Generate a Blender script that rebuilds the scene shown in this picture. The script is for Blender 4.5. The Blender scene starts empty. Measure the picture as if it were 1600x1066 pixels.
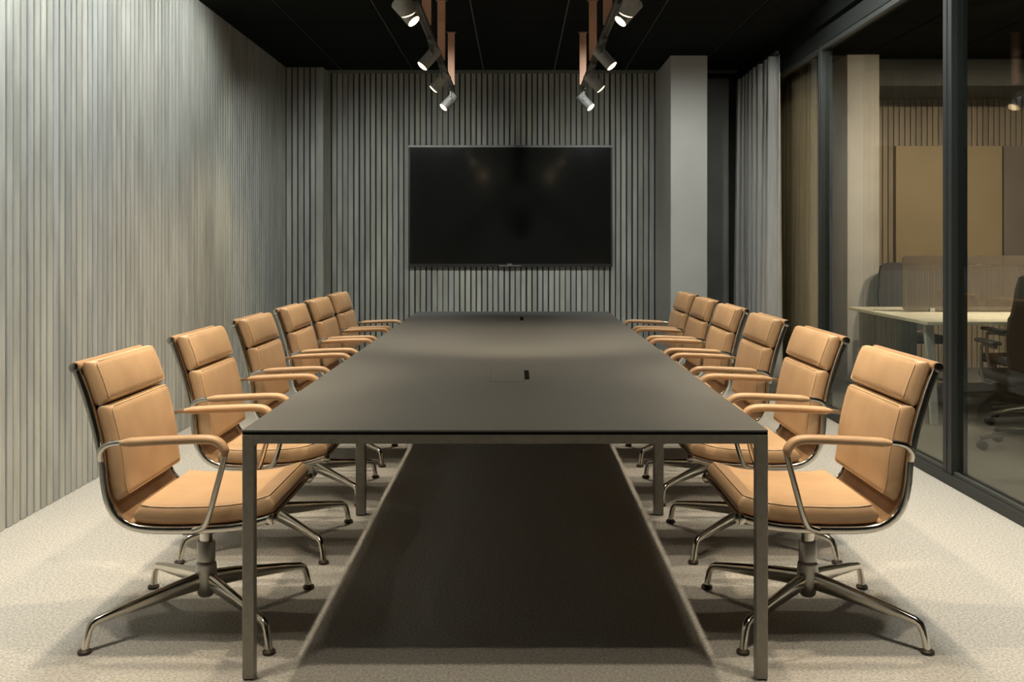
import bpy, bmesh, math, random
from mathutils import Vector, Matrix
random.seed(7)
scene = bpy.context.scene
COL = scene.collection
PI = math.pi

# ------------------------------------------------------------------ camera
F_PX = 1516.0
cam_d = bpy.data.cameras.new('camera')
cam_d.sensor_fit = 'HORIZONTAL'
cam_d.sensor_width = 36.0
cam_d.lens = 36.0 * F_PX / 1600.0
cam_d.shift_x = -8.0 / 1600.0
cam_d.shift_y = -151.0 / 1600.0
cam_d.clip_start = 0.05
cam = bpy.data.objects.new('camera', cam_d)
COL.objects.link(cam)
cam.location = (0, 0, 1.287)
cam.rotation_euler = (PI / 2, 0, 0)
scene.camera = cam

# ------------------------------------------------------------------ world, exposure
w = bpy.data.worlds.new('world')
scene.world = w
w.use_nodes = True
w.node_tree.nodes['Background'].inputs[0].default_value = (0.9, 0.95, 1.0, 1)
w.node_tree.nodes['Background'].inputs[1].default_value = 0.02
scene.view_settings.view_transform = 'Standard'
scene.view_settings.look = 'None'
scene.view_settings.gamma = 1.0
scene.view_settings.use_curve_mapping = False
scene.view_settings.exposure = 0.0

# light levels of the seen, inferred and added lamps (used by their builders below)
SIDE_FILL = [(2.3, 170.0), (3.7, 165.0), (5.1, 130.0), (6.5, 95.0)]   # depth, watts of the unseen washers added to brighten the two long sides
END_FILL = [(-1.50, 120.0), (-0.95, 150.0), (0.92, 165.0), (1.88, 110.0)]   # position, watts of the unseen washers added to brighten the end wall
FILL_COL = (0.965, 1.0, 0.95)
FRONT_W = 45.0        # two downlights before the table
CHAIR_W = 140.0        # unseen narrow downlights added for chair shadows and warm floor
CHAIR_COL = (1.0, 0.84, 0.63)
SPOT_W = 38.0          # track spotlights
SPOT_COL = (1.0, 0.80, 0.56)
OFFICE_W = 185.0        # unseen downlights added to light the office behind the glass
OFFICE_COL = (1.0, 0.83, 0.62)

# ------------------------------------------------------------------ materials
def mat(name, color, rough=0.5, metal=0.0, color2=None, nscale=20.0, stretch=(1, 1, 1), detail=4.0,
        bump=0.0, bscale=None, rand=0.0, rcol=None, spec=0.5, emit=None, estr=0.0, coat=0.0, lo=0.35, hi=0.65):
    m = bpy.data.materials.new(name)
    m.use_nodes = True
    nt = m.node_tree
    b = nt.nodes['Principled BSDF']
    b.inputs['Roughness'].default_value = rough
    b.inputs['Metallic'].default_value = metal
    b.inputs['Specular IOR Level'].default_value = spec
    b.inputs['Coat Weight'].default_value = coat
    tc = nt.nodes.new('ShaderNodeTexCoord')
    mp = nt.nodes.new('ShaderNodeMapping')
    mp.inputs['Scale'].default_value = stretch
    nt.links.new(tc.outputs['Object'], mp.inputs['Vector'])
    vec = mp.outputs['Vector']
    if rand > 0 or rcol:
        oi = nt.nodes.new('ShaderNodeObjectInfo')
        ad = nt.nodes.new('ShaderNodeVectorMath'); ad.operation = 'MULTIPLY_ADD'
        cb = nt.nodes.new('ShaderNodeCombineXYZ')
        for k in range(3):
            nt.links.new(oi.outputs['Random'], cb.inputs[k])
        ad.inputs[1].default_value = (37.0, 51.0, 73.0)
        nt.links.new(cb.outputs[0], ad.inputs[0])
        nt.links.new(vec, ad.inputs[2])
        vec = ad.outputs[0]
    n = nt.nodes.new('ShaderNodeTexNoise')
    n.inputs['Scale'].default_value = nscale
    n.inputs['Detail'].default_value = detail
    nt.links.new(vec, n.inputs['Vector'])
    mr = nt.nodes.new('ShaderNodeMapRange')
    mr.inputs['From Min'].default_value = lo
    mr.inputs['From Max'].default_value = hi
    nt.links.new(n.outputs['Fac'], mr.inputs['Value'])
    mx = nt.nodes.new('ShaderNodeMix'); mx.data_type = 'RGBA'
    c2 = color2 or tuple(c * 0.85 for c in color)
    mx.inputs['A'].default_value = (*color, 1)
    mx.inputs['B'].default_value = (*c2, 1)
    nt.links.new(mr.outputs['Result'], mx.inputs['Factor'])
    out = mx.outputs['Result']
    if rcol:
        m2 = nt.nodes.new('ShaderNodeMix'); m2.data_type = 'RGBA'; m2.blend_type = 'MULTIPLY'
        m2.inputs['Factor'].default_value = 1.0
        rp = nt.nodes.new('ShaderNodeValToRGB')
        rp.color_ramp.elements[0].color = (*rcol[0], 1)
        rp.color_ramp.elements[1].color = (*rcol[-1], 1)
        for i, c in enumerate(rcol[1:-1]):
            e = rp.color_ramp.elements.new((i + 1) / (len(rcol) - 1)); e.color = (*c, 1)
        nt.links.new(oi.outputs['Random'], rp.inputs['Fac'])
        nt.links.new(out, m2.inputs['A'])
        nt.links.new(rp.outputs['Color'], m2.inputs['B'])
        out = m2.outputs['Result']
    nt.links.new(out, b.inputs['Base Color'])
    if bump > 0:
        n2 = nt.nodes.new('ShaderNodeTexNoise')
        n2.inputs['Scale'].default_value = bscale or nscale
        n2.inputs['Detail'].default_value = 3.0
        nt.links.new(vec, n2.inputs['Vector'])
        bp = nt.nodes.new('ShaderNodeBump')
        bp.inputs['Strength'].default_value = bump
        bp.inputs['Distance'].default_value = 0.01
        nt.links.new(n2.outputs['Fac'], bp.inputs['Height'])
        nt.links.new(bp.outputs['Normal'], b.inputs['Normal'])
    if emit:
        b.inputs['Emission Color'].default_value = (*emit, 1)
        b.inputs['Emission Strength'].default_value = estr
    return m

def glass_mat(name, tint, ior=1.45, rough=0.0, body=None, bfac=0.0):
    m = bpy.data.materials.new(name)
    m.use_nodes = True
    nt = m.node_tree
    nt.nodes.remove(nt.nodes['Principled BSDF'])
    o = nt.nodes['Material Output']
    tr = nt.nodes.new('ShaderNodeBsdfTransparent'); tr.inputs[0].default_value = (*tint, 1)
    gl = nt.nodes.new('ShaderNodeBsdfGlossy'); gl.inputs['Roughness'].default_value = rough
    fr = nt.nodes.new('ShaderNodeFresnel'); fr.inputs[0].default_value = ior
    ge = nt.nodes.new('ShaderNodeNewGeometry')
    mi = nt.nodes.new('ShaderNodeMapRange')
    mi.inputs['To Min'].default_value = ior
    mi.inputs['To Max'].default_value = 1.0 / ior      # leaving face of the thin pane: no total reflection
    nt.links.new(ge.outputs['Backfacing'], mi.inputs['Value'])
    nt.links.new(mi.outputs['Result'], fr.inputs[0])
    mx = nt.nodes.new('ShaderNodeMixShader')
    nt.links.new(fr.outputs[0], mx.inputs[0])
    base = tr.outputs[0]
    if body:
        df = nt.nodes.new('ShaderNodeBsdfDiffuse'); df.inputs[0].default_value = (*body, 1)
        m2 = nt.nodes.new('ShaderNodeMixShader'); m2.inputs[0].default_value = bfac
        nt.links.new(tr.outputs[0], m2.inputs[1]); nt.links.new(df.outputs[0], m2.inputs[2])
        base = m2.outputs[0]
    nt.links.new(base, mx.inputs[1])
    nt.links.new(gl.outputs[0], mx.inputs[2])
    nt.links.new(mx.outputs[0], o.inputs['Surface'])
    return m

M = {}
M['slat'] = mat('grey_wood_slat', (0.44, 0.45, 0.43), 0.75, color2=(0.32, 0.328, 0.312), nscale=9, stretch=(1, 1, 0.22), detail=6,
                bump=0.15, bscale=60, rand=1, rcol=[(0.86, 0.86, 0.85), (1.0, 0.99, 0.91), (0.93, 0.93, 0.95), (1.06, 1.06, 0.98), (0.98, 0.93, 0.90)])
M['slat_warm'] = mat('tan_wood_slat', (0.34, 0.28, 0.205), 0.75, color2=(0.27, 0.225, 0.165), nscale=9, stretch=(1, 1, 0.22), rand=1,
                     rcol=[(0.9, 0.9, 0.9), (1.05, 1.05, 1.05)])
M['groove'] = mat('groove_backing', (0.035, 0.035, 0.032), 0.9)
M['plaster'] = mat('pale_plaster', (0.52, 0.515, 0.48), 0.8, color2=(0.48, 0.475, 0.445), nscale=3)
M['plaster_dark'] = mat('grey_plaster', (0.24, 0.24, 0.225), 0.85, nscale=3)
M['plaster_front'] = mat('dark_grey_plaster', (0.10, 0.10, 0.095), 0.9, nscale=3)
M['plaster_warm'] = mat('warm_plaster', (0.48, 0.455, 0.415), 0.8, nscale=3)
M['ceil_panel'] = mat('black_ceiling_panel', (0.0065, 0.0075, 0.0065), 0.95, nscale=160, stretch=(1, 0.02, 1), bump=0.5, bscale=60, spec=0.1)
M['ceil_grid'] = mat('ceiling_grid', (0.17, 0.175, 0.16), 0.8, spec=0.1)
M['carpet'] = mat('pale_carpet', (0.50, 0.49, 0.455), 1.0, color2=(0.31, 0.302, 0.275), nscale=105, detail=8, bump=0.7, bscale=140, spec=0.1)
M['carpet2'] = mat('office_carpet', (0.17, 0.16, 0.135), 1.0, color2=(0.13, 0.122, 0.105), nscale=120, detail=5, bump=0.3, bscale=200, spec=0.1)
M['table_top'] = mat('black_table_top', (0.112, 0.115, 0.112), 0.40, color2=(0.104, 0.107, 0.104), nscale=240, bump=0.03, bscale=500, spec=0.6)
M['table_frame'] = mat('bronze_grey_metal', (0.30, 0.285, 0.255), 0.40, metal=0.5, nscale=40)
M['matt_black'] = mat('matt_black', (0.006, 0.006, 0.006), 0.9, spec=0.05)
M['black'] = mat('black_plastic', (0.012, 0.012, 0.012), 0.5)
M['leather'] = mat('tan_leather', (0.475, 0.318, 0.185), 0.42, color2=(0.41, 0.27, 0.155), nscale=7, detail=5, bump=0.12, bscale=220, rand=1, spec=0.45)
M['leather_sling'] = mat('tan_leather_sling', (0.34, 0.215, 0.12), 0.5, color2=(0.29, 0.18, 0.095), nscale=12, bump=0.1, bscale=220)
M['seam'] = mat('pale_tan_seam', (0.56, 0.39, 0.23), 0.5)
M['chrome'] = mat('polished_aluminium', (0.66, 0.63, 0.57), 0.16, metal=1.0, color2=(0.60, 0.57, 0.51), nscale=6)
M['hub'] = mat('satin_steel', (0.42, 0.41, 0.38), 0.35, metal=0.9, nscale=10)
M['glide'] = mat('dark_brown_glide', (0.05, 0.032, 0.02), 0.5)
M['screen'] = mat('black_screen', (0.013, 0.0138, 0.0125), 0.10, nscale=1, spec=0.65)
M['bezel'] = mat('black_bezel', (0.016, 0.016, 0.016), 0.45)
M['bezel_lip'] = mat('grey_bezel_lip', (0.13, 0.13, 0.125), 0.4, metal=0.6)
M['silver'] = mat('brushed_silver', (0.6, 0.6, 0.58), 0.3, metal=0.9)
M['copper'] = mat('copper_bar', (0.72, 0.40, 0.26), 0.5, metal=0.0, color2=(0.64, 0.35, 0.22), nscale=14, stretch=(1, 1, 0.2))
M['lamp_grey'] = mat('grey_lamp_metal', (0.30, 0.30, 0.29), 0.5, metal=0.2)
M['track'] = mat('dark_track_metal', (0.12, 0.115, 0.105), 0.5, metal=0.4)
M['lens'] = mat('warm_lens', (0.9, 0.8, 0.6), 0.4, emit=(1.0, 0.74, 0.42), estr=6.0)
M['lens_down'] = mat('neutral_lens', (0.9, 0.9, 0.85), 0.4, emit=(1.0, 0.96, 0.88), estr=4.0)
M['frame'] = mat('dark_grey_frame', (0.030, 0.033, 0.032), 0.55, color2=(0.022, 0.025, 0.024), nscale=90, metal=0.2)
M['frame_light'] = mat('grey_frame_lip', (0.07, 0.075, 0.07), 0.5, metal=0.2, color2=(0.055, 0.06, 0.056), nscale=90)
M['glass'] = glass_mat('clear_glass', (0.92, 0.93, 0.90), ior=1.32)
M['acrylic'] = glass_mat('smoked_acrylic', (0.62, 0.57, 0.54), rough=0.15, body=(0.26, 0.225, 0.19), bfac=0.42)
M['modesty'] = glass_mat('green_grey_acrylic', (0.50, 0.54, 0.50), rough=0.15, body=(0.10, 0.12, 0.10), bfac=0.45)
M['curtain'] = mat('grey_curtain', (0.34, 0.335, 0.32), 0.9, color2=(0.28, 0.275, 0.26), nscale=60, stretch=(1, 1, 0.05), spec=0.1)
M['curtain_warm'] = mat('tan_curtain', (0.50, 0.38, 0.22), 0.9, color2=(0.43, 0.32, 0.18), nscale=60, stretch=(1, 1, 0.05), spec=0.1)
M['desk'] = mat('cream_desk_top', (0.74, 0.70, 0.56), 0.5, nscale=5)
M['desk_leg'] = mat('pale_desk_metal', (0.45, 0.46, 0.42), 0.45)
M['tan_panel'] = mat('tan_board', (0.36, 0.285, 0.175), 0.7, color2=(0.335, 0.265, 0.16), nscale=3)
M['grey_board'] = mat('grey_board', (0.22, 0.19, 0.165), 0.7, nscale=3)
M['office_brown'] = mat('dark_brown_leather', (0.030, 0.020, 0.014), 0.5, nscale=20, bump=0.1, bscale=150)
M['office_grey'] = mat('dark_grey_mesh', (0.060, 0.058, 0.062), 0.8, nscale=200)

# ------------------------------------------------------------------ helpers
def tag(o, label=None, cat=None, group=None, kind=None):
    if label: o['label'] = label
    if cat: o['category'] = cat
    if group: o['group'] = group
    if kind: o['kind'] = kind
    return o

def empty(name, loc=(0, 0, 0), rz=0.0):
    o = bpy.data.objects.new(name, None)
    o.empty_display_size = 0.1
    COL.objects.link(o)
    o.location = loc
    o.rotation_euler = (0, 0, rz)
    return o

def link(name, me, m, parent=None, smooth=False):
    if m is not None and not me.materials:
        me.materials.append(m)
    if smooth:
        for p in me.polygons: p.use_smooth = True
    o = bpy.data.objects.new(name, me)
    COL.objects.link(o)
    if parent: o.parent = parent
    return o

def obj(name, bm, m, parent=None, smooth=False, angle=None):
    bmesh.ops.recalc_face_normals(bm, faces=bm.faces)
    me = bpy.data.meshes.new(name)
    bm.to_mesh(me); bm.free()
    o = link(name, me, m, parent, smooth)
    if smooth and angle:
        bm2 = bmesh.new(); bm2.from_mesh(me)
        for e in bm2.edges:
            if len(e.link_faces) == 2 and e.calc_face_angle(0) > angle: e.smooth = False
        bm2.to_mesh(me); bm2.free()
    return o

def box(bm, x0, x1, y0, y1, z0, z1, bevel=0.0, seg=2):
    r = bmesh.ops.create_cube(bm, size=1.0)
    vs = r['verts']
    for v in vs:
        v.co = Vector(((x0 + x1) / 2 + v.co.x * (x1 - x0), (y0 + y1) / 2 + v.co.y * (y1 - y0), (z0 + z1) / 2 + v.co.z * (z1 - z0)))
    if bevel > 0:
        es = list({e for v in vs for e in v.link_edges})
        bmesh.ops.bevel(bm, geom=es, offset=bevel, segments=seg, affect='EDGES', profile=0.5)
    return bm

def B(x0, x1, y0, y1, z0, z1, bevel=0.0, seg=2):
    return box(bmesh.new(), x0, x1, y0, y1, z0, z1, bevel, seg)

def lathe(bm, prof, n=20, mtx=None, cap=True):
    rings = []
    for r, z in prof:
        ring = []
        for k in range(n):
            a = 2 * PI * k / n
            v = Vector((r * math.cos(a), r * math.sin(a), z))
            ring.append(bm.verts.new(mtx @ v if mtx else v))
        rings.append(ring)
    for a, b in zip(rings, rings[1:]):
        for k in range(n):
            bm.faces.new((a[k], a[(k + 1) % n], b[(k + 1) % n], b[k]))
    if cap:
        bm.faces.new(rings[0]); bm.faces.new(rings[-1])
    return bm

def sweep(bm, pts, sec, side=None, scales=None, cap=True, closed_sec=True):
    """sweep a section (a along side, b along normal) along pts"""
    pts = [Vector(p) for p in pts]
    rings = []
    for i, p in enumerate(pts):
        t = (pts[min(i + 1, len(pts) - 1)] - pts[max(i - 1, 0)]).normalized()
        if side is None:
            ref = Vector((0, 0, 1)) if abs(t.z) < 0.95 else Vector((1, 0, 0))
            s = t.cross(ref).normalized()
        else:
            s = Vector(side).normalized()
        n = s.cross(t).normalized()
        sc = scales[i] if scales else (1, 1)
        if not isinstance(sc, tuple): sc = (sc, sc)
        rings.append([bm.verts.new(p + s * a * sc[0] + n * b * sc[1]) for a, b in sec])
    k = len(sec)
    for a, b in zip(rings, rings[1:]):
        for j in range(k):
            bm.faces.new((a[j], a[(j + 1) % k], b[(j + 1) % k], b[j]))
    if cap:
        bm.faces.new(rings[0]); bm.faces.new(rings[-1])
    return bm

def circ(r, n=10, ry=None):
    ry = ry or r
    return [(r * math.cos(2 * PI * k / n), ry * math.sin(2 * PI * k / n)) for k in range(n)]

def rrect(wd, h, c=0.3, n=2):
    r = min(wd, h) * c
    out = []
    for cx, cy, a0 in ((wd / 2 - r, h / 2 - r, 0), (-wd / 2 + r, h / 2 - r, PI / 2), (-wd / 2 + r, -h / 2 + r, PI), (wd / 2 - r, -h / 2 + r, 3 * PI / 2)):
        for k in range(n + 1):
            a = a0 + PI / 2 * k / n
            out.append((cx + r * math.cos(a), cy + r * math.sin(a)))
    return out

def smooth_path(pts, per=6):
    P = [Vector(p) for p in pts]
    P = [P[0] * 2 - P[1]] + P + [P[-1] * 2 - P[-2]]
    out = []
    for i in range(1, len(P) - 2):
        p0, p1, p2, p3 = P[i - 1], P[i], P[i + 1], P[i + 2]
        for k in range(per):
            t = k / per
            out.append(0.5 * ((2 * p1) + (-p0 + p2) * t + (2 * p0 - 5 * p1 + 4 * p2 - p3) * t * t + (-p0 + 3 * p1 - 3 * p2 + p3) * t ** 3))
    out.append(P[-2].copy())
    return out

def prism(bm, poly, axis, lo, hi):
    """extrude a 2D polygon along an axis: 'y' -> poly is (x,z), 'x' -> (y,z), 'z' -> (x,y)"""
    def mk(p, c):
        if axis == 'y': return (p[0], c, p[1])
        if axis == 'x': return (c, p[0], p[1])
        return (p[0], p[1], c)
    a = [bm.verts.new(mk(p, lo)) for p in poly]
    b = [bm.verts.new(mk(p, hi)) for p in poly]
    bm.faces.new(a); bm.faces.new(b)
    n = len(poly)
    for i in range(n):
        bm.faces.new((a[i], a[(i + 1) % n], b[(i + 1) % n], b[i]))
    return bm

def copy_tree(o, parent=None):
    c = o.copy(); COL.objects.link(c)
    if parent:
        c.parent = parent
        c.matrix_parent_inverse = o.matrix_parent_inverse.copy()
    for ch in list(o.children):
        copy_tree(ch, c)
    return c

def spot(parent, loc, direction, watt, color, angle, blend, radius):
    d = bpy.data.lights.new('lamp_light', 'SPOT')
    d.energy = watt; d.color = color; d.spot_size = math.radians(angle); d.spot_blend = blend; d.shadow_soft_size = radius
    o = bpy.data.objects.new('lamp_light', d)
    COL.objects.link(o)
    o.parent = parent
    o.location = loc
    o.rotation_euler = Vector(direction).to_track_quat('-Z', 'Y').to_euler()
    return o

# ------------------------------------------------------------------ room shell
CEIL = 3.07
XL, XR = -2.31, 2.30
YB, YF = 10.10, -1.60
floor = obj('floor', B(-2.5, 2.36, YF - 0.15, YB + 0.3, -0.1, 0.0), M['carpet'])
tag(floor, 'pale grey flecked carpet of the meeting room', None, None, 'structure')
floor2 = obj('floor_office', B(2.36, 7.2, YF - 0.15, YB + 0.3, -0.1, 0.0), M['carpet2'])
tag(floor2, 'dull brown-grey carpet of the office behind the glass', None, None, 'structure')

wl = obj('wall_left', B(XL - 0.20, XL - 0.016, YF, YB + 0.2, 0.0, CEIL), M['groove'])
tag(wl, 'long wall of vertical grey wooden slats beside the tan chairs', None, None, 'structure')
PITCH = 0.058
def slat_mesh(width, depth, h, axis):
    bm = bmesh.new()
    c = 0.004
    if axis == 'x':      # wall along y, faces +x ; section in (x,y)
        poly = [(0, -width / 2), (depth - c, -width / 2), (depth, -width / 2 + c), (depth, width / 2 - c), (depth - c, width / 2), (0, width / 2)]
    else:                # wall along x, faces -y
        poly = [(-width / 2, 0), (-width / 2, -depth + c), (-width / 2 + c, -depth), (width / 2 - c, -depth), (width / 2, -depth + c), (width / 2, 0)]
    prism(bm, poly, 'z', 0.0, h)
    bmesh.ops.recalc_face_normals(bm, faces=bm.faces)
    me = bpy.data.meshes.new('slat'); bm.to_mesh(me); bm.free()
    return me
SLX = [slat_mesh(wd, 0.016, CEIL - 0.004, 'x') for wd in (0.047, 0.050, 0.053)]
SLY = [slat_mesh(wd, 0.016, CEIL - 0.004, 'y') for wd in (0.043, 0.046, 0.049)]
for s in SLX + SLY: s.materials.append(M['slat'])
y = 9.67
while y > 0.2:
    o = link('slat', random.choice(SLX), None, wl)
    o.location = (XL - 0.0165, y + random.uniform(-0.002, 0.002), 0.002)
    y -= 0.064

wb = obj('wall_back', B(XL - 0.2, XR + 0.04, YB + 0.016, YB + 0.25, 0.0, CEIL), M['groove'])
tag(wb, 'end wall of vertical grey slats behind the wall screen', None, None, 'structure')
x = -1.94 + 0.035
while x < 1.44:
    o = link('slat', random.choice(SLY), None, wb)
    o.location = (x + random.uniform(-0.002, 0.002), YB + 0.0165, 0.002)
    x += PITCH
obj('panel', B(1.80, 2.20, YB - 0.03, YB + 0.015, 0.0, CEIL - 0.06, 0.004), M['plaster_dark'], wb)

# slat-clad pier in the far left corner
pier = obj('wall_pier_left', B(XL, -1.956, 9.716, YB + 0.016, 0.0, CEIL), M['groove'])
tag(pier, 'slat-clad corner pier at the far end of the slatted wall', None, None, 'structure')
for i, xx in enumerate((-2.283, -2.223, -2.163, -2.103, -2.043)):
    o = link('slat', random.choice(SLY), None, pier)
    o.location = (xx, 9.7165, 0.002)
obj('corner_board', B(-2.012, -1.94, 9.70, YB + 0.015, 0.0, CEIL - 0.002, 0.003), M['slat'], pier)

pil = obj('wall_pillar_right', B(1.44, 1.785, 9.10, YB + 0.015, 0.0, CEIL, 0.006), M['plaster'])
tag(pil, 'pale plastered pillar between the slatted end wall and the grey curtain', None, None, 'structure')

wf = obj('wall_front', B(XL - 0.2, 7.2, YF - 0.15, YF, 0.0, CEIL), M['plaster_front'])
tag(wf, 'dark grey wall behind the viewer', None, None, 'structure')

# ceiling: grid slab with black panels
ce = obj('ceiling', B(-2.5, 7.2, YF - 0.15, YB + 0.3, CEIL, CEIL + 0.15), M['ceil_grid'])
tag(ce, 'black panelled ceiling with thin grey joints', None, None, 'structure')
PX, PY = 0.722, 1.06
pm_bm = B(-PX / 2 + 0.0065, PX / 2 - 0.0065, -PY / 2 + 0.005, PY / 2 - 0.005, -0.012, 0.0, 0.002, 1)
bmesh.ops.recalc_face_normals(pm_bm, faces=pm_bm.faces)
pm = bpy.data.meshes.new('ceiling_panel'); pm_bm.to_mesh(pm); pm_bm.free(); pm.materials.append(M['ceil_panel'])
for i in range(13):
    for j in range(11):
        xx = -2.51 + PX / 2 + i * PX
        yy = 9.86 - PY / 2 - j * PY
        o = link('ceiling_panel', pm, None, ce)
        o.location = (xx, yy, CEIL + 0.0005)

# ------------------------------------------------------------------ glass partition on the right
wr = empty('wall_right', (XR, 0, 0))
tag(wr, 'dark framed glass partition between the meeting room and the office', None, None, 'structure')
def wrp(name, bm, m):
    for v in bm.verts: v.co.x -= XR
    return obj(name, bm, m, wr)
GX0, GX1 = 2.345, 2.357
wrp('sill', B(2.30, 2.42, YF, YB + 0.01, 0.0, 0.055, 0.004), M['frame'])
wrp('sill_lip', B(2.325, 2.344, YF, YB + 0.01, 0.0551, 0.075, 0.002), M['frame_light'])
wrp('header', B(2.31, 2.42, YF, YB + 0.01, 2.80, 2.92, 0.004), M['frame'])
wrp('header_lip', B(2.318, 2.344, YF, YB + 0.01, 2.765, 2.7995, 0.002), M['frame_light'])
wrp('soffit', B(2.26, 2.46, YF, YB + 0.01, 2.9205, CEIL - 0.0125), M['ceil_panel'])
MULL = [5.22, 7.42, 9.55, 3.0, 0.8, -1.4]
for my in MULL:
    big = my == 5.22
    g = 0.046 if big else 0.030
    for s in (-1, 1):
        wrp('mullion', B(2.312, 2.400, my + (0.006 if s > 0 else -0.006 - g), my + (0.006 + g if s > 0 else -0.006), 0.0552, 2.7998, 0.003), M['frame'])
    wrp('gasket', B(2.320, 2.392, my - 0.0058, my + 0.0058, 0.0552, 2.7998), M['black'])
ed = sorted(MULL)
for a, b in zip(ed, ed[1:] + [10.1]):
    ga = 0.054 if a == 5.22 else 0.038
    gb = (0.054 if b == 5.22 else 0.038) if b in MULL else 0.0
    wrp('pane', B(GX0, GX1, a + ga, b - gb, 0.056, 2.799), M['glass'])

# ------------------------------------------------------------------ office beyond the glass: shell
wo = obj('wall_office_back', B(2.44, 7.2, YB + 0.016, YB + 0.25, 0.0, CEIL), M['groove'])
tag(wo, 'tan slatted end wall of the office seen through the glass', None, None, 'structure')
SLW = slat_mesh(0.050, 0.016, CEIL - 0.004, 'y'); SLW.materials.append(M['slat_warm'])
x = 2.50
while x < 6.6:
    o = link('slat', SLW, None, wo); o.location = (x, YB + 0.0165, 0.002)
    x += PITCH
wside = obj('wall_office_right', B(7.0, 7.2, YF, YB, 0.0, CEIL), M['plaster_warm'])
tag(wside, 'far side wall of the office', None, None, 'structure')
pil2 = obj('wall_pillar_office', B(3.08, 3.38, 9.05, YB + 0.0, 0.0, CEIL, 0.006), M['plaster_warm'])
tag(pil2, 'pale pillar in the office behind the glass, left of the tan board', None, None, 'structure')
bulk = obj('trim_1', B(3.36, 5.15, 9.25, YB - 0.001, 2.80, CEIL - 0.013, 0.004), M['plaster_front'])
tag(bulk, 'dark boxed-in bulkhead under the office ceiling', None, None, 'structure')

# ------------------------------------------------------------------ downlights in the unseen near ceiling, most added for their light
def downlight(x, y, watt, color, label, group, lens, angle=150, blend=0.6, radius=0.05, aim=(0, 0, -1)):
    t = empty('unseen_downlight', (x, y, CEIL - 0.012))
    tag(t, label, 'ceiling light', group)
    obj('trim_ring', lathe(bmesh.new(), [(0.052, 0.0), (0.078, 0.0), (0.078, -0.006), (0.070, -0.012), (0.052, -0.012), (0.050, -0.004)], 24, cap=False), M['lamp_grey'], t, True)
    obj('lens', lathe(bmesh.new(), [(0.0495, 0.0), (0.0495, -0.006), (0.03, -0.009), (0.001, -0.010)], 24), lens, t, True)
    spot(t, (0, 0, -0.016), aim, watt, color, angle, blend, radius)
    return t
for sx in (-1.26, 1.19):
    side = 'slatted-wall' if sx < 0 else 'glass-wall'
    for yy, wt in SIDE_FILL:
        downlight(sx * 1.12, yy, wt, FILL_COL, 'added unseen fill light in the ceiling, aimed at the %s' % side.replace('-', ' '), 'added side fill lights', M['lens_down'], 125, 0.7, 0.05, (0.75 if sx > 0 else -0.75, 0, -0.66))
    downlight(sx * 1.08, 2.1, FRONT_W, CHAIR_COL, 'wide warm downlight before the table end on the %s side' % side, 'front downlights', M['lens_down'], 150, 0.7, 0.05)
    for yy in (2.50, 3.36, 4.22, 5.08, 5.92, 6.50):
        downlight(sx, yy, CHAIR_W, CHAIR_COL, 'unseen narrow warm downlight added over the %s side chairs' % side, 'added narrow downlights', M['lens_down'], 82, 1.0, 0.045)
for ex, wt in END_FILL:
    downlight(ex, 6.78, wt, FILL_COL, 'added unseen fill light in the ceiling, aimed at the end wall', 'added end fill lights', M['lens_down'], 84, 0.7, 0.05, (0, 0.75, -0.66))
for (ox, oy, wt, aim_) in ((4.5, 6.85, 2.2, (0.0, 0.66, -0.75)), (4.9, 4.4, 1.2, (0, 0, -1)), (3.8, 6.85, 1.2, (-0.30, 0.66, -0.70))):
    downlight(ox, oy, OFFICE_W * wt, OFFICE_COL, 'unseen downlight added in the office ceiling to light the room behind the glass', 'added office downlights', M['lens_down'], 104, 0.6, 0.05, aim_)

# ------------------------------------------------------------------ conference table
TX0, TX1, TY0, TY1 = -0.811, 0.740, 2.86, 7.91
tx, ty = (TX0 + TX1) / 2, (TY0 + TY1) / 2
tab = empty('conference_table', (tx, ty, 0))
tag(tab, 'long black-topped conference table with slim bronze-grey frame and legs', 'table')
def tp(name, bm, m, **k):
    for v in bm.verts: v.co -= Vector((tx, ty, 0))
    return obj(name, bm, m, tab, **k)
tp('table_top', B(TX0, TX1, TY0, TY1, 0.7335, 0.740, 0.0015, 2), M['table_top'])
tp('edge_band', B(TX0 + 0.001, TX1 - 0.001, TY0 + 0.001, TY1 - 0.001, 0.7255, 0.7334), M['matt_black'])
RZ0, RZ1, LW = 0.699, 0.7253, 0.035
def end_rail(y0, y1):
    # rail with small rounded fillets where it meets the legs
    r = 0.014
    poly = [(TX0 + LW, RZ1), (TX0 + LW, RZ0 - r)]
    for k in range(1, 6):
        a = PI - PI / 2 * k / 5
        poly.append((TX0 + LW + r + r * math.cos(a), RZ0 - r + r * math.sin(a)))
    for k in range(0, 5):
        a = PI / 2 - PI / 2 * k / 5
        poly.append((TX1 - LW - r + r * math.cos(a), RZ0 - r + r * math.sin(a)))
    poly += [(TX1 - LW, RZ0 - r), (TX1 - LW, RZ1)]
    return prism(bmesh.new(), poly, 'y', y0, y1)
tp('end_rail', end_rail(TY0 + 0.001, TY0 + LW - 0.001), M['table_frame'])
tp('end_rail', end_rail(TY1 - LW + 0.001, TY1 - 0.001), M['table_frame'])
for xx in (TX0, TX1 - LW):
    tp('side_rail', B(xx + 0.001, xx + LW - 0.001, TY0 + LW, TY1 - LW, RZ0, RZ1, 0.002), M['table_frame'])
for yy in (TY0, TY1 - LW):
    for xx in (TX0, TX1 - LW):
        tp('leg', B(xx, xx + LW, yy, yy + LW, 0.004, RZ1, 0.0025), M['table_frame'])
        tp('foot_glide', B(xx + 0.005, xx + LW - 0.005, yy + 0.005, yy + LW - 0.005, 0.0, 0.0038), M['black'])
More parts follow.
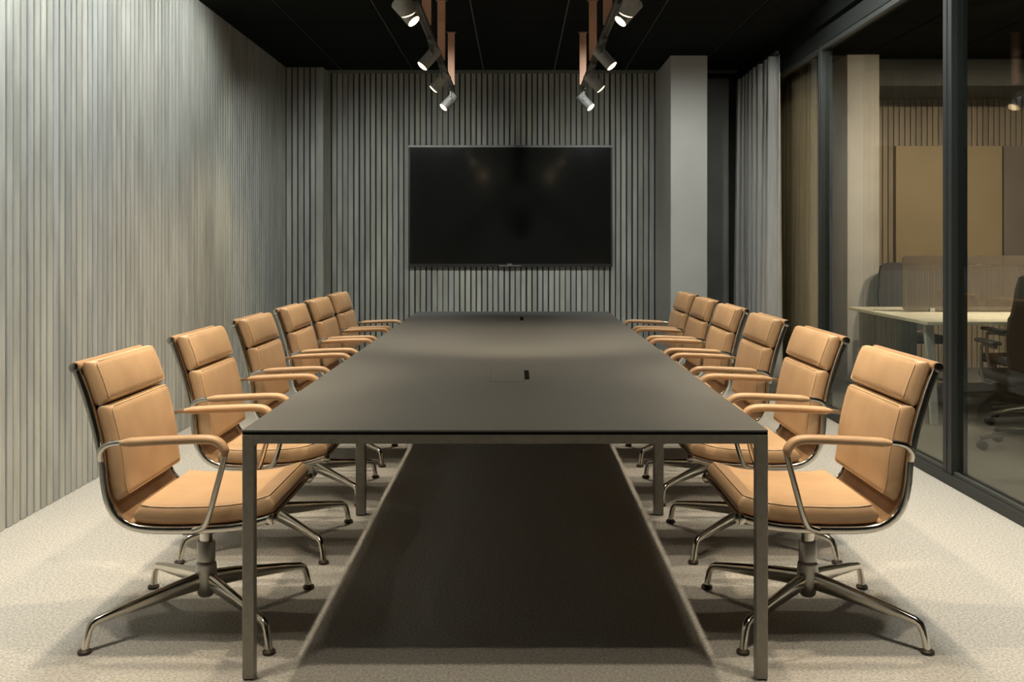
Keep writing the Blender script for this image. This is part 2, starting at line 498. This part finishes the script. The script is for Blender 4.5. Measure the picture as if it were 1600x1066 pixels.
for yy in (4.60, 6.27):
    tp('cross_beam', B(TX0 + LW, TX1 - LW, yy, yy + 0.04, RZ0 - 0.01, RZ1, 0.002), M['table_frame'])
    for xx in (TX0 + 0.045, TX1 - 0.045 - 0.045):
        tp('leg', B(xx, xx + 0.045, yy, yy + 0.045, 0.004, RZ0 - 0.0102, 0.0025), M['table_frame'])
        tp('foot_glide', B(xx + 0.006, xx + 0.039, yy + 0.006, yy + 0.039, 0.0, 0.0038), M['black'])
def power_flap(x0, x1, y0, y1, slot):
    fl = tp('power_flap', B(x0, x1, y0, y1, 0.7401, 0.7412, 0.0005, 1), M['table_top'])
    # thin recess line around the flap
    g = bmesh.new(); e = 0.0035
    for a in ((x0 - e, x1 + e, y0 - e, y0 - 0.0005), (x0 - e, x1 + e, y1 + 0.0005, y1 + e), (x0 - e, x0 - 0.0005, y0, y1), (x1 + 0.0005, x1 + e, y0, y1)):
        box(g, a[0], a[1], a[2], a[3], 0.7401, 0.7404)
    gp = tp('flap_gap', g, M['track'])
    s = tp('cable_slot', B(slot[0], slot[1], slot[2], slot[3], 0.7402, 0.7425, 0.0004, 1), M['matt_black'])
power_flap(-0.108, 0.028, 3.86, 4.26, (0.031, 0.050, 3.93, 4.20))
power_flap(-0.135, 0.02, 6.95, 7.40, (0.022, 0.046, 6.98, 7.28))

# ------------------------------------------------------------------ tan soft-pad chairs
PROF = [(-0.332, 0.897), (-0.302, 0.820), (-0.268, 0.705), (-0.246, 0.600), (-0.238, 0.520), (-0.218, 0.448),
        (-0.172, 0.400), (-0.095, 0.382), (0.060, 0.382), (0.190, 0.392), (0.295, 0.420)]
path2 = smooth_path([(a, 0, b) for a, b in PROF], 8)
arc = [0.0]
for a, b in zip(path2, path2[1:]): arc.append(arc[-1] + (b - a).length)
def at_arc(s):
    if s < 0.0 or s > arc[-1]:
        p, t, n = at_arc(0.0 if s < 0 else arc[-1])
        return p + t * (s if s < 0 else s - arc[-1]), t, n
    for i in range(len(arc) - 1):
        if arc[i + 1] >= s: break
    f = (s - arc[i]) / (arc[i + 1] - arc[i])
    p = path2[i].lerp(path2[i + 1], f)
    t = (path2[min(i + 2, len(path2) - 1)] - path2[max(i - 1, 0)]).normalized()
    n = Vector((0, 1, 0)).cross(t).normalized()
    # make n point to the sitter's side (forward / up)
    if n.x + n.z < 0: n = -n
    return p, t, n
def arc_of(x=None, z=None):
    best, bs = 1e9, 0
    for p, s in zip(path2, arc):
        d = abs(p.z - z) if z is not None else abs(p.x - x)
        if z is not None and p.z < 0.41 and z > 0.41: continue
        if x is not None and p.z > 0.46: continue
        if d < best: best, bs = d, s
    return bs
def pad(s0, s1, hw, t, base, curve_n=26, puff=0.006):
    bm = bmesh.new()
    us = [-1, -0.995, -0.98, -0.95, -0.9, -0.8, -0.6, -0.3, 0, 0.3, 0.6, 0.8, 0.9, 0.95, 0.98, 0.995, 1]
    vs = us
    def hf(u, L, e=0.020):
        d = (1 - abs(u)) * L       # distance to the edge
        if d >= e: return 1.0
        q = 1 - d / e
        return math.sqrt(max(0.0, 1 - q * q))
    L1 = (s1 - s0) / 2
    top, bot = [], []
    for u in us:
        p, tt, n = at_arc(s0 + (u + 1) / 2 * (s1 - s0))
        rt, rb = [], []
        for v in vs:
            h = min(hf(u, L1), hf(v, hw)) if False else hf(u, L1) * hf(v, hw)
            crown = puff * (1 - u * u) * (1 - v * v)
            # rounded outline corners
            cu, cv = 1.0, 1.0
            yy = v * hw
            q = p + Vector((0, yy, 0))
            rt.append(bm.verts.new(q + n * (base + 0.4 * t + 0.6 * t * h + crown)))
            edge = 0.5 * t * (1 - hf(u, L1, 0.018) * hf(v, hw, 0.018))
            rb.append(bm.verts.new(q + n * (base + 0.75 * edge)))
        top.append(rt); bot.append(rb)
    N = len(us)
    for i in range(N - 1):
        for j in range(N - 1):
            bm.faces.new((top[i][j], top[i + 1][j], top[i + 1][j + 1], top[i][j + 1]))
            bm.faces.new((bot[i][j], bot[i][j + 1], bot[i + 1][j + 1], bot[i + 1][j]))
    for i in range(N - 1):
        bm.faces.new((top[i][0], bot[i][0], bot[i + 1][0], top[i + 1][0]))
        bm.faces.new((top[i][-1], top[i + 1][-1], bot[i + 1][-1], bot[i][-1]))
        bm.faces.new((top[0][i], top[0][i + 1], bot[0][i + 1], bot[0][i]))
        bm.faces.new((top[-1][i], bot[-1][i], bot[-1][i + 1], top[-1][i + 1]))
    return bm

def seam(s0, s1, hw, t, base):
    i_ = 0.011
    a0, a1, yy, r = s0 + i_, s1 - i_, hw - i_, 0.012
    pl = []
    def cnr(cs, cy, q):
        for k in range(4):
            a = q + PI / 2 * k / 3
            pl.append((cs + r * math.cos(a), cy + r * math.sin(a)))
    cnr(a1 - r, yy - r, 0); 
    for k in range(1, 10): pl.append((a1 - r + (a0 - a1 + 2 * r) * k / 10, yy))
    cnr(a0 + r, yy - r, PI / 2)
    cnr(a0 + r, -yy + r, PI)
    for k in range(1, 10): pl.append((a0 + r + (a1 - a0 - 2 * r) * k / 10, -yy))
    cnr(a1 - r, -yy + r, 3 * PI / 2)
    pl.append(pl[0])
    pts = []
    for s_, y_ in pl:
        p, tt, n = at_arc(s_)
        pts.append((p + Vector((0, y_, 0)), n, tt))
    bm = bmesh.new()
    rings = []
    for k, (p, n, tt) in enumerate(pts[:-1]):
        q = p + n * (base + 0.945 * t)
        nx_ = pts[(k + 1) % (len(pts) - 1)][0]; pv = pts[k - 1][0]
        tan = (nx_ - pv).normalized()
        sd = tan.cross(n).normalized()
        rings.append([bm.verts.new(q + (sd * math.cos(a) + n * math.sin(a)) * 0.0022) for a in (0, PI / 2, PI, 3 * PI / 2)])
    for k in range(len(rings)):
        a, b = rings[k], rings[(k + 1) % len(rings)]
        for j in range(4): bm.faces.new((a[j], a[(j + 1) % 4], b[(j + 1) % 4], b[j]))
    return bm

def make_chair():
    t = empty('office_armchair')
    L = arc[-1]
    # leather sling between the side rails
    sl = []
    n = 36
    bm = bmesh.new()
    rings = []
    for i in range(n + 1):
        p, tt, nn = at_arc(L * i / n)
        rings.append([bm.verts.new(p + Vector((0, yy, 0)) + nn * o) for yy, o in ((-0.256, -0.005), (0.256, -0.005), (0.256, 0.005), (-0.256, 0.005))])
    for a, b in zip(rings, rings[1:]):
        for j in range(4): bm.faces.new((a[j], a[(j + 1) % 4], b[(j + 1) % 4], b[j]))
    bm.faces.new(rings[0]); bm.faces.new(rings[-1])
    sling = obj('sling', bm, M['leather_sling'], t, True, 0.7)
    s_top = arc_of(z=0.888); s_mid = arc_of(z=0.757); s_low = arc_of(z=0.462)
    s_seat0 = arc_of(x=-0.165)
    pd = obj('head_pad', pad(-0.004, s_mid - 0.001, 0.252, 0.056, 0.006), M['leather'], t, True)
    obj('seam', seam(-0.004, s_mid - 0.001, 0.252, 0.056, 0.006), M['seam'], pd, True)
    pd = obj('back_pad', pad(s_mid + 0.001, s_low, 0.252, 0.056, 0.006), M['leather'], t, True)
    obj('seam', seam(s_mid + 0.001, s_low, 0.252, 0.056, 0.006), M['seam'], pd, True)
    pd = obj('seat_pad', pad(s_seat0, L + 0.012, 0.252, 0.060, 0.010, puff=0.008), M['leather'], t, True)
    obj('seam', seam(s_seat0, L + 0.012, 0.252, 0.060, 0.010), M['seam'], pd, True)
    for s in (-1, 1):
        # polished side rail
        pts = [at_arc(L * i / 40)[0] + Vector((0, s * 0.2645, 0)) for i in range(41)]
        rail = obj('side_rail', sweep(bmesh.new(), pts, rrect(0.015, 0.024, 0.4, 2), side=(0, 1, 0)), M['chrome'], t, True, 0.9)
        # armrest: chrome loop with a leather sleeve
        ap = smooth_path([(-0.247, s * 0.273, 0.600), (-0.243, s * 0.287, 0.632), (-0.215, s * 0.293, 0.657), (-0.150, s * 0.294, 0.666), (-0.020, s * 0.294, 0.671),
                          (0.095, s * 0.294, 0.674), (0.135, s * 0.294, 0.664), (0.152, s * 0.294, 0.638), (0.146, s * 0.293, 0.600), (0.122, s * 0.290, 0.510),
                          (0.098, s * 0.283, 0.430), (0.078, s * 0.276, 0.394), (0.045, s * 0.2735, 0.381)], 6)
        arm = obj('armrest', sweep(bmesh.new(), ap, circ(0.0078, 8, 0.0095), side=(0, 1, 0)), M['chrome'], t, True, 0.9)
        lp = smooth_path([(-0.175, s * 0.294, 0.663), (-0.120, s * 0.294, 0.667), (-0.020, s * 0.294, 0.672), (0.090, s * 0.294, 0.675), (0.130, s * 0.294, 0.667), (0.150, s * 0.294, 0.644), (0.151, s * 0.294, 0.622)], 5)
        m_ = len(lp)
        sc = [0.62 + 0.38 * min(1, i / 3) if i < 4 else (1.0 if i < m_ - 5 else 1.0 - 0.09 * (i - (m_ - 5))) for i in range(m_)]
        obj('leather_sleeve', sweep(bmesh.new(), lp, circ(0.0185, 10, 0.0145), side=(0, 1, 0), scales=sc), M['leather'], arm, True, 0.9)
        # round end of the back roll, shown on the rail
    def roll(name, s, r, half, m):
        p, tt, nn = at_arc(s)
        mt = Matrix.Translation(p) @ Matrix.Rotation(PI / 2, 4, 'X')
        return lathe(bmesh.new(), [(r * 0.6, -half), (r, -half + 0.004), (r, half - 0.004), (r * 0.6, half)], 14, mt)
    obj('top_roll', roll('top_roll', 0.0, 0.017, 0.268, None), M['leather_sling'], t, True, 0.9)
    for s in (-1, 1):
        p, tt, nn = at_arc(0.0)
        mt = Matrix.Translation(p + Vector((0, s * 0.273, 0))) @ Matrix.Rotation(PI / 2, 4, 'X')
        obj('roll_cap', lathe(bmesh.new(), [(0.010, -0.004), (0.015, -0.003), (0.015, 0.003), (0.010, 0.004)], 14, mt), M['chrome'], t, True, 0.9)
        p, tt, nn = at_arc(L)
        mt = Matrix.Translation(p + Vector((0, s * 0.268, -0.002))) @ Matrix.Rotation(PI / 2, 4, 'X')
        obj('rail_end_cap', lathe(bmesh.new(), [(0.010, -0.011), (0.017, -0.008), (0.017, 0.008), (0.010, 0.011)], 14, mt), M['chrome'], t, True, 0.9)
    # under-seat spreader; black tilt housing widened to stand for the shade there
    bm = bmesh.new()
    sweep(bm, [(0.03, -0.262, 0.374), (0.03, -0.16, 0.362), (0.015, -0.05, 0.345), (0.015, 0.05, 0.345), (0.03, 0.16, 0.362), (0.03, 0.262, 0.374)], rrect(0.05, 0.018, 0.3), side=(1, 0, 0))
    obj('spreader', bm, M['hub'], t, True, 0.6)
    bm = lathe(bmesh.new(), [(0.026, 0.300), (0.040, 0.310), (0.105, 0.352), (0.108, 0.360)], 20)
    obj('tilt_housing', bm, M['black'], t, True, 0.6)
    obj('column', lathe(bmesh.new(), [(0.021, 0.18), (0.021, 0.335)], 20), M['chrome'], t, True, 0.6)
    obj('collar', lathe(bmesh.new(), [(0.027, 0.197), (0.030, 0.200), (0.030, 0.262), (0.027, 0.268)], 20), M['hub'], t, True, 0.6)
    obj('hub', lathe(bmesh.new(), [(0.020, 0.078), (0.027, 0.085), (0.034, 0.120), (0.036, 0.160), (0.034, 0.190), (0.028, 0.1965)], 20), M['hub'], t, True, 0.6)
    for k in range(4):
        a = PI / 4 + k * PI / 2
        ca, sa = math.cos(a), math.sin(a)
        rz = [(0.020, 0.135), (0.10, 0.128), (0.20, 0.116), (0.30, 0.104), (0.372, 0.094), (0.388, 0.086), (0.396, 0.070), (0.404, 0.040), (0.409, 0.014)]
        pts = [(r * ca, r * sa, z) for r, z in rz]
        sc = [(1.15, 2.5), (1.1, 2.2), (1.0, 1.8), (0.95, 1.4), (0.9, 1.05), (0.9, 0.95), (0.9, 0.85), (0.9, 0.85), (0.95, 0.9)]
        leg = obj('leg', sweep(bmesh.new(), pts, rrect(0.024, 0.024, 0.32, 2), side=(-sa, ca, 0), scales=sc), M['chrome'], t, True, 0.9)
        mt = Matrix.Translation((0.410 * ca, 0.410 * sa, 0))
        obj('glide', lathe(bmesh.new(), [(0.019, 0.0), (0.021, 0.003), (0.021, 0.010), (0.013, 0.016)], 14, mt), M['glide'], leg, True, 0.8)
    return t

ROWY = [3.34, 4.20, 5.06, 5.90, 6.68, 7.44]
ORD = ['nearest the viewer', 'second from the viewer', 'third from the viewer', 'fourth from the viewer', 'fifth from the viewer', 'sixth, closest to the wall screen']
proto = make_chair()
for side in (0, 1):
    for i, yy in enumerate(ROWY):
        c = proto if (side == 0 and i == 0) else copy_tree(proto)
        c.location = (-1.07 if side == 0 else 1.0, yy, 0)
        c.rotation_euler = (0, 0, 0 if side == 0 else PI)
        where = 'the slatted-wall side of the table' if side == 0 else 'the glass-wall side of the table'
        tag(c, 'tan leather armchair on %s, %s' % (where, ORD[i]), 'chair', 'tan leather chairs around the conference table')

# ------------------------------------------------------------------ wall screen
tv = empty('wall_screen', (0, YB, 1.685))
tag(tv, 'large black flat television mounted on the grey slatted end wall', 'television')
k_ = 1516.0 / 10.04
sx0, sx1 = (638 - 808) / k_, (957 - 808) / k_
sz0, sz1 = 1.287 - (417 - 382) / k_ - 1.685, 1.287 + (382 - 227) / k_ - 1.685
obj('housing', B(sx0, sx1, -0.060, -0.002, sz0, sz1, 0.004), M['bezel'], tv)
obj('screen', B(sx0 + 0.018, sx1 - 0.018, -0.0622, -0.0602, sz0 + 0.032, sz1 - 0.024), M['screen'], tv)
bm = bmesh.new()
box(bm, sx0, sx1, -0.066, -0.0605, sz1 - 0.022, sz1, 0.001, 1)
obj('top_bezel', bm, M['bezel_lip'], tv)
bm = bmesh.new()
box(bm, sx0, sx1, -0.066, -0.0605, sz0, sz0 + 0.030, 0.001, 1)
box(bm, sx0, sx0 + 0.016, -0.066, -0.0605, sz0 + 0.031, sz1 - 0.023, 0.001, 1)
box(bm, sx1 - 0.016, sx1, -0.066, -0.0605, sz0 + 0.031, sz1 - 0.023, 0.001, 1)
obj('bezel', bm, M['bezel'], tv)
bm = bmesh.new()
cx = (797 - 808) / k_
box(bm, cx - 0.115, cx + 0.115, -0.085, -0.0665, sz0 + 0.006, sz0 + 0.016, 0.002, 1)
box(bm, cx - 0.028, cx + 0.022, -0.082, -0.0665, sz0 + 0.0162, sz0 + 0.034, 0.004, 1)
obj('sensor_bar', bm, M['silver'], tv)

# ------------------------------------------------------------------ lighting tracks and spotlights
TRK = 0.548
TZ = 2.60
BARS = [8.08, 7.02, 5.87, 4.72, 3.57, 2.42, 1.27]
for s, lab in ((-1, 'dark ceiling-hung lighting track on copper bars, on the slatted-wall side'), (1, 'dark ceiling-hung lighting track on copper bars, on the glass-wall side')):
    t = empty('lighting_track', (s * TRK, 4.5, TZ))
    tag(t, lab, 'light track', 'lighting tracks over the table')
    bm = B(-0.020, 0.020, 0.9 - 4.5, 8.14 - 4.5, -0.016, 0.016, 0.003)
    obj('rail', bm, M['track'], t)
    obj('rail_groove', B(-0.008, 0.008, 0.95 - 4.5, 8.10 - 4.5, -0.0175, -0.0162), M['black'], t)
    for by in BARS:
        hb = obj('hanger_bar', B(-0.028, 0.028, by - 0.010 - 4.5, by + 0.010 - 4.5, 0.0165, CEIL - 0.012 - TZ, 0.002), M['copper'], t)
        obj('ceiling_plate', B(-0.040, 0.040, by - 0.03 - 4.5, by + 0.03 - 4.5, CEIL - 0.020 - TZ, CEIL - 0.0125 - TZ, 0.002), M['track'], hb)
# (depth, offset of the head from the track, height, aim) for the slatted-wall side; the other side mirrors it
SPOTS = [(5.20, (-0.052, 2.535), (0.64, -0.18, -0.74), 'nearest in view, turned inwards over the table'),
         (6.10, (-0.000, 2.462), (-0.62, -0.17, -0.74), 'second in view, turned outwards with a bright lens'),
         (6.95, (-0.000, 2.455), (-0.70, 0.10, -0.72), 'third in view, its lens seen edge-on'),
         (8.02, (-0.012, 2.470), (-0.62, -0.28, -0.70), 'last one at the track end near the screen'),
         (4.65, (0.000, 2.462), (0.30, 0.42, -0.85), None),  # this and the next two: unseen spotlights added for table and chairs
         (3.90, (0.000, 2.462), (-0.36, 0.05, -0.92), None),
         (3.00, (0.000, 2.462), (-0.36, 0.10, -0.92), None)]
R_, L_ = 0.038, 0.15
def spotlight(s, d, off, aim, lab):
    hx = s * TRK + (-s) * 0 + (off[0] if s < 0 else -off[0])
    t = empty('track_spotlight', (s * TRK, d, TZ - 0.018))
    side = 'slatted-wall' if s < 0 else 'glass-wall'
    if lab:
        tag(t, 'grey spotlight on the %s side track, %s' % (side, lab), 'spotlight', 'track spotlights')
    else:
        tag(t, 'extra unseen spotlight on the %s side track, added to light the near chairs and table' % side, 'spotlight', 'track spotlights')
    a = Vector(aim)
    if s > 0: a.x = -a.x
    a.normalize()
    c = Vector((hx - s * TRK, 0, off[1] - (TZ - 0.018)))
    q = a.to_track_quat('Z', 'Y').to_matrix().to_4x4()
    mt = Matrix.Translation(c) @ q
    obj('track_adapter', B(-0.016, 0.016, -0.045, 0.045, -0.018, 0.0, 0.003), M['track'], t)
    # yoke: stem from the adapter, then a fork to the body's side
    sidev = Vector((0, -1, 0))
    e = c + Vector((0, -R_ - 0.006, 0)) - a * 0.02
    bm = bmesh.new()
    pts = smooth_path([(0, 0, -0.017), (0, -0.004, -0.035), (e.x * 0.5, -R_ * 0.7, -0.05 + e.z * 0.15), tuple(e)], 5)
    sweep(bm, pts, rrect(0.018, 0.006, 0.3, 1))
    yk = obj('yoke', bm, M['lamp_grey'], t, True, 0.6)
    obj('yoke_knob', lathe(bmesh.new(), [(0.010, -0.004), (0.012, 0.0), (0.012, 0.006), (0.008, 0.009)], 12, Matrix.Translation(e) @ Matrix.Rotation(PI / 2, 4, 'X')), M['lamp_grey'], yk, True, 0.6)
    body = obj('body', lathe(bmesh.new(), [(R_ * 0.85, -L_ / 2), (R_, -L_ / 2 + 0.006), (R_, L_ / 2 - 0.001), (R_ * 0.94, L_ / 2), (R_ * 0.92, L_ / 2 - 0.012)], 24, mt), M['lamp_grey'], t, True, 0.6)
    lens = obj('lens', lathe(bmesh.new(), [(R_ * 0.90, L_ / 2 - 0.008), (R_ * 0.90, L_ / 2 + 0.002), (R_ * 0.6, L_ / 2 + 0.007), (0.001, L_ / 2 + 0.009)], 20, mt), M['lens'], t, True, 0.9)
    spot(t, c + a * (L_ / 2 + 0.016), a, SPOT_W if lab else SPOT_W * 2.2, SPOT_COL, 75 if lab else 62, 0.8, 0.03)
    return t
for s in (-1, 1):
    for d, off, aim, lab in SPOTS:
        spotlight(s, d, off, aim, lab)

# ------------------------------------------------------------------ curtains
def curtain(name, x0, y0, y1, ztop, zbot, folds, amp, m, label, seed, flare=0.0):
    rnd = random.Random(seed)
    t = empty(name, (x0, (y0 + y1) / 2, 0))
    tag(t, label, 'curtain')
    bm = bmesh.new()
    ny, nz = folds * 10, 10
    ph = [rnd.uniform(0.75, 1.25) for _ in range(folds + 1)]
    xs = []
    cols = []
    for layer in (0, 1):
        grid = []
        for iz in range(nz + 1):
            f = iz / nz
            row = []
            for iy in range(ny + 1):
                u = iy / ny
                g = u * folds
                k = int(min(g, folds - 1e-6))
                wv = math.sin(2 * PI * g + 0.5 * math.sin(g * 1.7)) * amp * ph[k] * (0.75 + 0.35 * (1 - f))
                wv += 0.3 * amp * math.sin(2 * PI * g * 2.3 + f * 1.5)
                yy = y0 + u * (y1 - y0) + 0.012 * math.sin(f * 3 + g)
                row.append(bm.verts.new((wv + layer * 0.004, yy - (y0 + y1) / 2, zbot + f * (ztop - zbot))))
            grid.append(row)
        cols.append(grid)
    for gi, grid in enumerate(cols):
        for a, b in zip(grid, grid[1:]):
            for i in range(ny):
                bm.faces.new((a[i], a[i + 1], b[i + 1], b[i]))
    A, Bq = cols
    for r in (0, nz):
        for i in range(ny): bm.faces.new((A[r][i], A[r][i + 1], Bq[r][i + 1], Bq[r][i]))
    for c_ in (0, ny):
        for i in range(nz): bm.faces.new((A[i][c_], A[i + 1][c_], Bq[i + 1][c_], Bq[i][c_]))
    obj('cloth', bm, m, t, True)
    obj('curtain_rail', B(-0.014, 0.014, -(y1 - y0) / 2 - 0.02, (y1 - y0) / 2 + 0.02, ztop + 0.002, ztop + 0.030, 0.003), M['frame'], t)
    return t
curtain('curtain', 2.185, 8.16, 9.60, 2.885, 0.012, 9, 0.055, M['curtain'], 'pleated grey floor-length curtain drawn back beside the pale pillar', 3)
curtain('curtain', 2.58, 8.30, 9.75, 2.885, 0.012, 10, 0.040, M['curtain_warm'], 'tan pleated curtain behind the glass, lit warm', 5)

# ------------------------------------------------------------------ office furniture
board = empty('wall_board', (4.48, YB, 1.655))
tag(board, 'plain tan board on the slatted office wall', 'board')
obj('board_face', B(-0.55, 0.55, -0.035, -0.002, -0.655, 0.655, 0.003), M['tan_panel'], board)
board2 = empty('wall_board', (5.60, YB, 1.655))
tag(board2, 'grey-brown board beside the tan board on the office wall', 'board')
obj('board_face', B(-0.55, 0.55, -0.035, -0.002, -0.655, 0.655, 0.003), M['grey_board'], board2)

DX0, DX1, DY0, DY1 = 2.90, 5.30, 6.86, 8.50
dk = empty('office_desk', ((DX0 + DX1) / 2, (DY0 + DY1) / 2, 0))
tag(dk, 'cream-topped double office desk behind the glass', 'desk')
def dp(name, bm, m, **k):
    for v in bm.verts: v.co -= Vector(((DX0 + DX1) / 2, (DY0 + DY1) / 2, 0))
    return obj(name, bm, m, dk, **k)
mid = (DY0 + DY1) / 2 + 0.18
dp('desk_top', B(DX0, DX1, DY0, mid - 0.012, 0.715, 0.740, 0.003), M['desk'])
dp('desk_top', B(DX0, DX1, mid + 0.012, DY1, 0.715, 0.740, 0.003), M['desk'])
for yy, sl in ((DY0 + 0.12, 0.05), (DY1 - 0.12, -0.05), (mid - 0.25, -0.05), (mid + 0.25, 0.05)):
    for xx in (DX0 + 0.08, DX1 - 0.08):
        bm = bmesh.new()
        sweep(bm, [(xx, yy + sl, 0.7148), (xx, yy - sl, 0.0)], rrect(0.07, 0.035, 0.2, 1), side=(1, 0, 0), scales=[(1.0, 1.2), (0.8, 0.9)])
        dp('leg', bm, M['desk_leg'])
dp('beam', B(DX0 + 0.12, DX1 - 0.12, mid - 0.05, mid + 0.05, 0.65, 0.7148, 0.003), M['desk_leg'])
dp('side_panel', B(DX0 + 0.018, DX0 + 0.030, DY0 + 0.25, DY1 - 0.22, 0.25, 0.7146, 0.002), M['modesty'])
# divider screen, rounded corners
sc_ = empty('desk_screen', ((3.12 + 5.2) / 2, mid, 0.742))
tag(sc_, 'smoked translucent divider screen standing on the office desk', 'desk screen')
def rr_poly(x0, x1, z0, z1, r, n=5):
    out = []
    for cx, cz, a0 in ((x1 - r, z1 - r, 0), (x0 + r, z1 - r, PI / 2), (x0 + r, z0 + r, PI), (x1 - r, z0 + r, 3 * PI / 2)):
        for k in range(n + 1):
            a = a0 + PI / 2 * k / n
            out.append((cx + r * math.cos(a), cz + r * math.sin(a)))
    return out
obj('screen_panel', prism(bmesh.new(), rr_poly(-1.04, 1.04, 0.005, 0.455, 0.04), 'y', -0.008, 0.008), M['acrylic'], sc_)
for xx in (-0.8, 0.0, 0.8):
    obj('clamp', B(xx - 0.02, xx + 0.02, -0.016, 0.016, -0.0015, 0.03, 0.003), M['desk_leg'], sc_)

def office_chair(name, loc, rz, backm, label, top=1.12, group='dark swivel chairs at the office desk'):
    t = empty(name, loc, rz)          # faces +Y
    tag(t, label, 'chair', group)
    # curved backrest
    bm = bmesh.new()
    nx, nz = 8, 8
    z0 = 0.50
    gf, gb = [], []
    for iz in range(nz + 1):
        f = iz / nz
        rf, rb = [], []
        for ix in range(nx + 1):
            u = ix / nx * 2 - 1
            hw = 0.235 * (0.90 + 0.10 * math.sin(PI * min(1, f * 1.3))) * (1 - 0.10 * max(0, f - 0.85) / 0.15)
            zz = z0 + f * (top - z0) - 0.03 * (abs(u) ** 4) * (1 if f > 0.5 else -1)
            yy = -0.22 - 0.10 * f + 0.05 * u * u
            rf.append(bm.verts.new((u * hw, yy + 0.022, zz)))
            rb.append(bm.verts.new((u * hw, yy - 0.022, zz)))
        gf.append(rf); gb.append(rb)
    for g in (gf, gb):
        for a, b in zip(g, g[1:]):
            for i in range(nx): bm.faces.new((a[i], a[i + 1], b[i + 1], b[i]))
    for i in range(nx):
        bm.faces.new((gf[0][i], gf[0][i + 1], gb[0][i + 1], gb[0][i])); bm.faces.new((gf[-1][i], gf[-1][i + 1], gb[-1][i + 1], gb[-1][i]))
    for i in range(nz):
        bm.faces.new((gf[i][0], gf[i + 1][0], gb[i + 1][0], gb[i][0])); bm.faces.new((gf[i][-1], gf[i + 1][-1], gb[i + 1][-1], gb[i][-1]))
    obj('backrest', bm, backm, t, True, 0.8)
    obj('seat', B(-0.235, 0.235, -0.22, 0.25, 0.425, 0.49, 0.028, 3), backm, t, True, 0.9)
    obj('back_bracket', sweep(bmesh.new(), smooth_path([(0, 0.02, 0.40), (0, -0.20, 0.40), (0, -0.285, 0.46), (0, -0.30, 0.62)], 4), rrect(0.05, 0.016, 0.3, 1), side=(1, 0, 0)), M['hub'], t, True, 0.7)
    for s in (-1, 1):
        ap = smooth_path([(s * 0.22, 0.05, 0.415), (s * 0.27, 0.05, 0.43), (s * 0.285, 0.06, 0.52), (s * 0.285, 0.06, 0.62), (s * 0.285, 0.03, 0.655), (s * 0.285, -0.16, 0.66)], 4)
        arm = obj('armrest', sweep(bmesh.new(), ap, circ(0.012, 8)), M['hub'], t, True, 0.8)
        obj('arm_pad', B(s * 0.285 - 0.03, s * 0.285 + 0.03, -0.18, 0.10, 0.672, 0.695, 0.009), M['office_grey'], arm)
    obj('column', lathe(bmesh.new(), [(0.034, 0.10), (0.034, 0.24), (0.022, 0.245), (0.022, 0.424)], 16), M['hub'], t, True, 0.6)
    for k in range(5):
        a = PI / 2 + k * 2 * PI / 5 + 0.3
        ca, sa = math.cos(a), math.sin(a)
        leg = obj('leg', sweep(bmesh.new(), [(0.02 * ca, 0.02 * sa, 0.115), (0.16 * ca, 0.16 * sa, 0.105), (0.31 * ca, 0.31 * sa, 0.075)], rrect(0.036, 0.03, 0.3, 1), side=(-sa, ca, 0), scales=[(1.1, 1.3), (1, 1), (0.8, 0.7)]), M['hub'], t, True, 0.8)
        mt = Matrix.Translation((0.30 * ca, 0.30 * sa, 0.030)) @ Matrix.Rotation(a, 4, 'Z') @ Matrix.Rotation(PI / 2, 4, 'X')
        obj('castor', lathe(bmesh.new(), [(0.022, -0.024), (0.030, -0.020), (0.030, 0.020), (0.022, 0.024)], 14, mt), M['black'], leg, True, 0.8)
    return t
office_chair('swivel_chair', (3.21, 6.05, 0), -0.06, M['office_brown'], 'dark brown swivel chair with its back to the glass, in front of the cream desk')
office_chair('swivel_chair', (3.66, 6.93, 0), 0.1, M['office_grey'], 'dark grey swivel chair pushed in under the cream desk', 0.98)
office_chair('swivel_chair', (3.52, 8.62, 0), PI, M['office_grey'], 'grey swivel chair on the far side of the cream desk, beside the pillar')
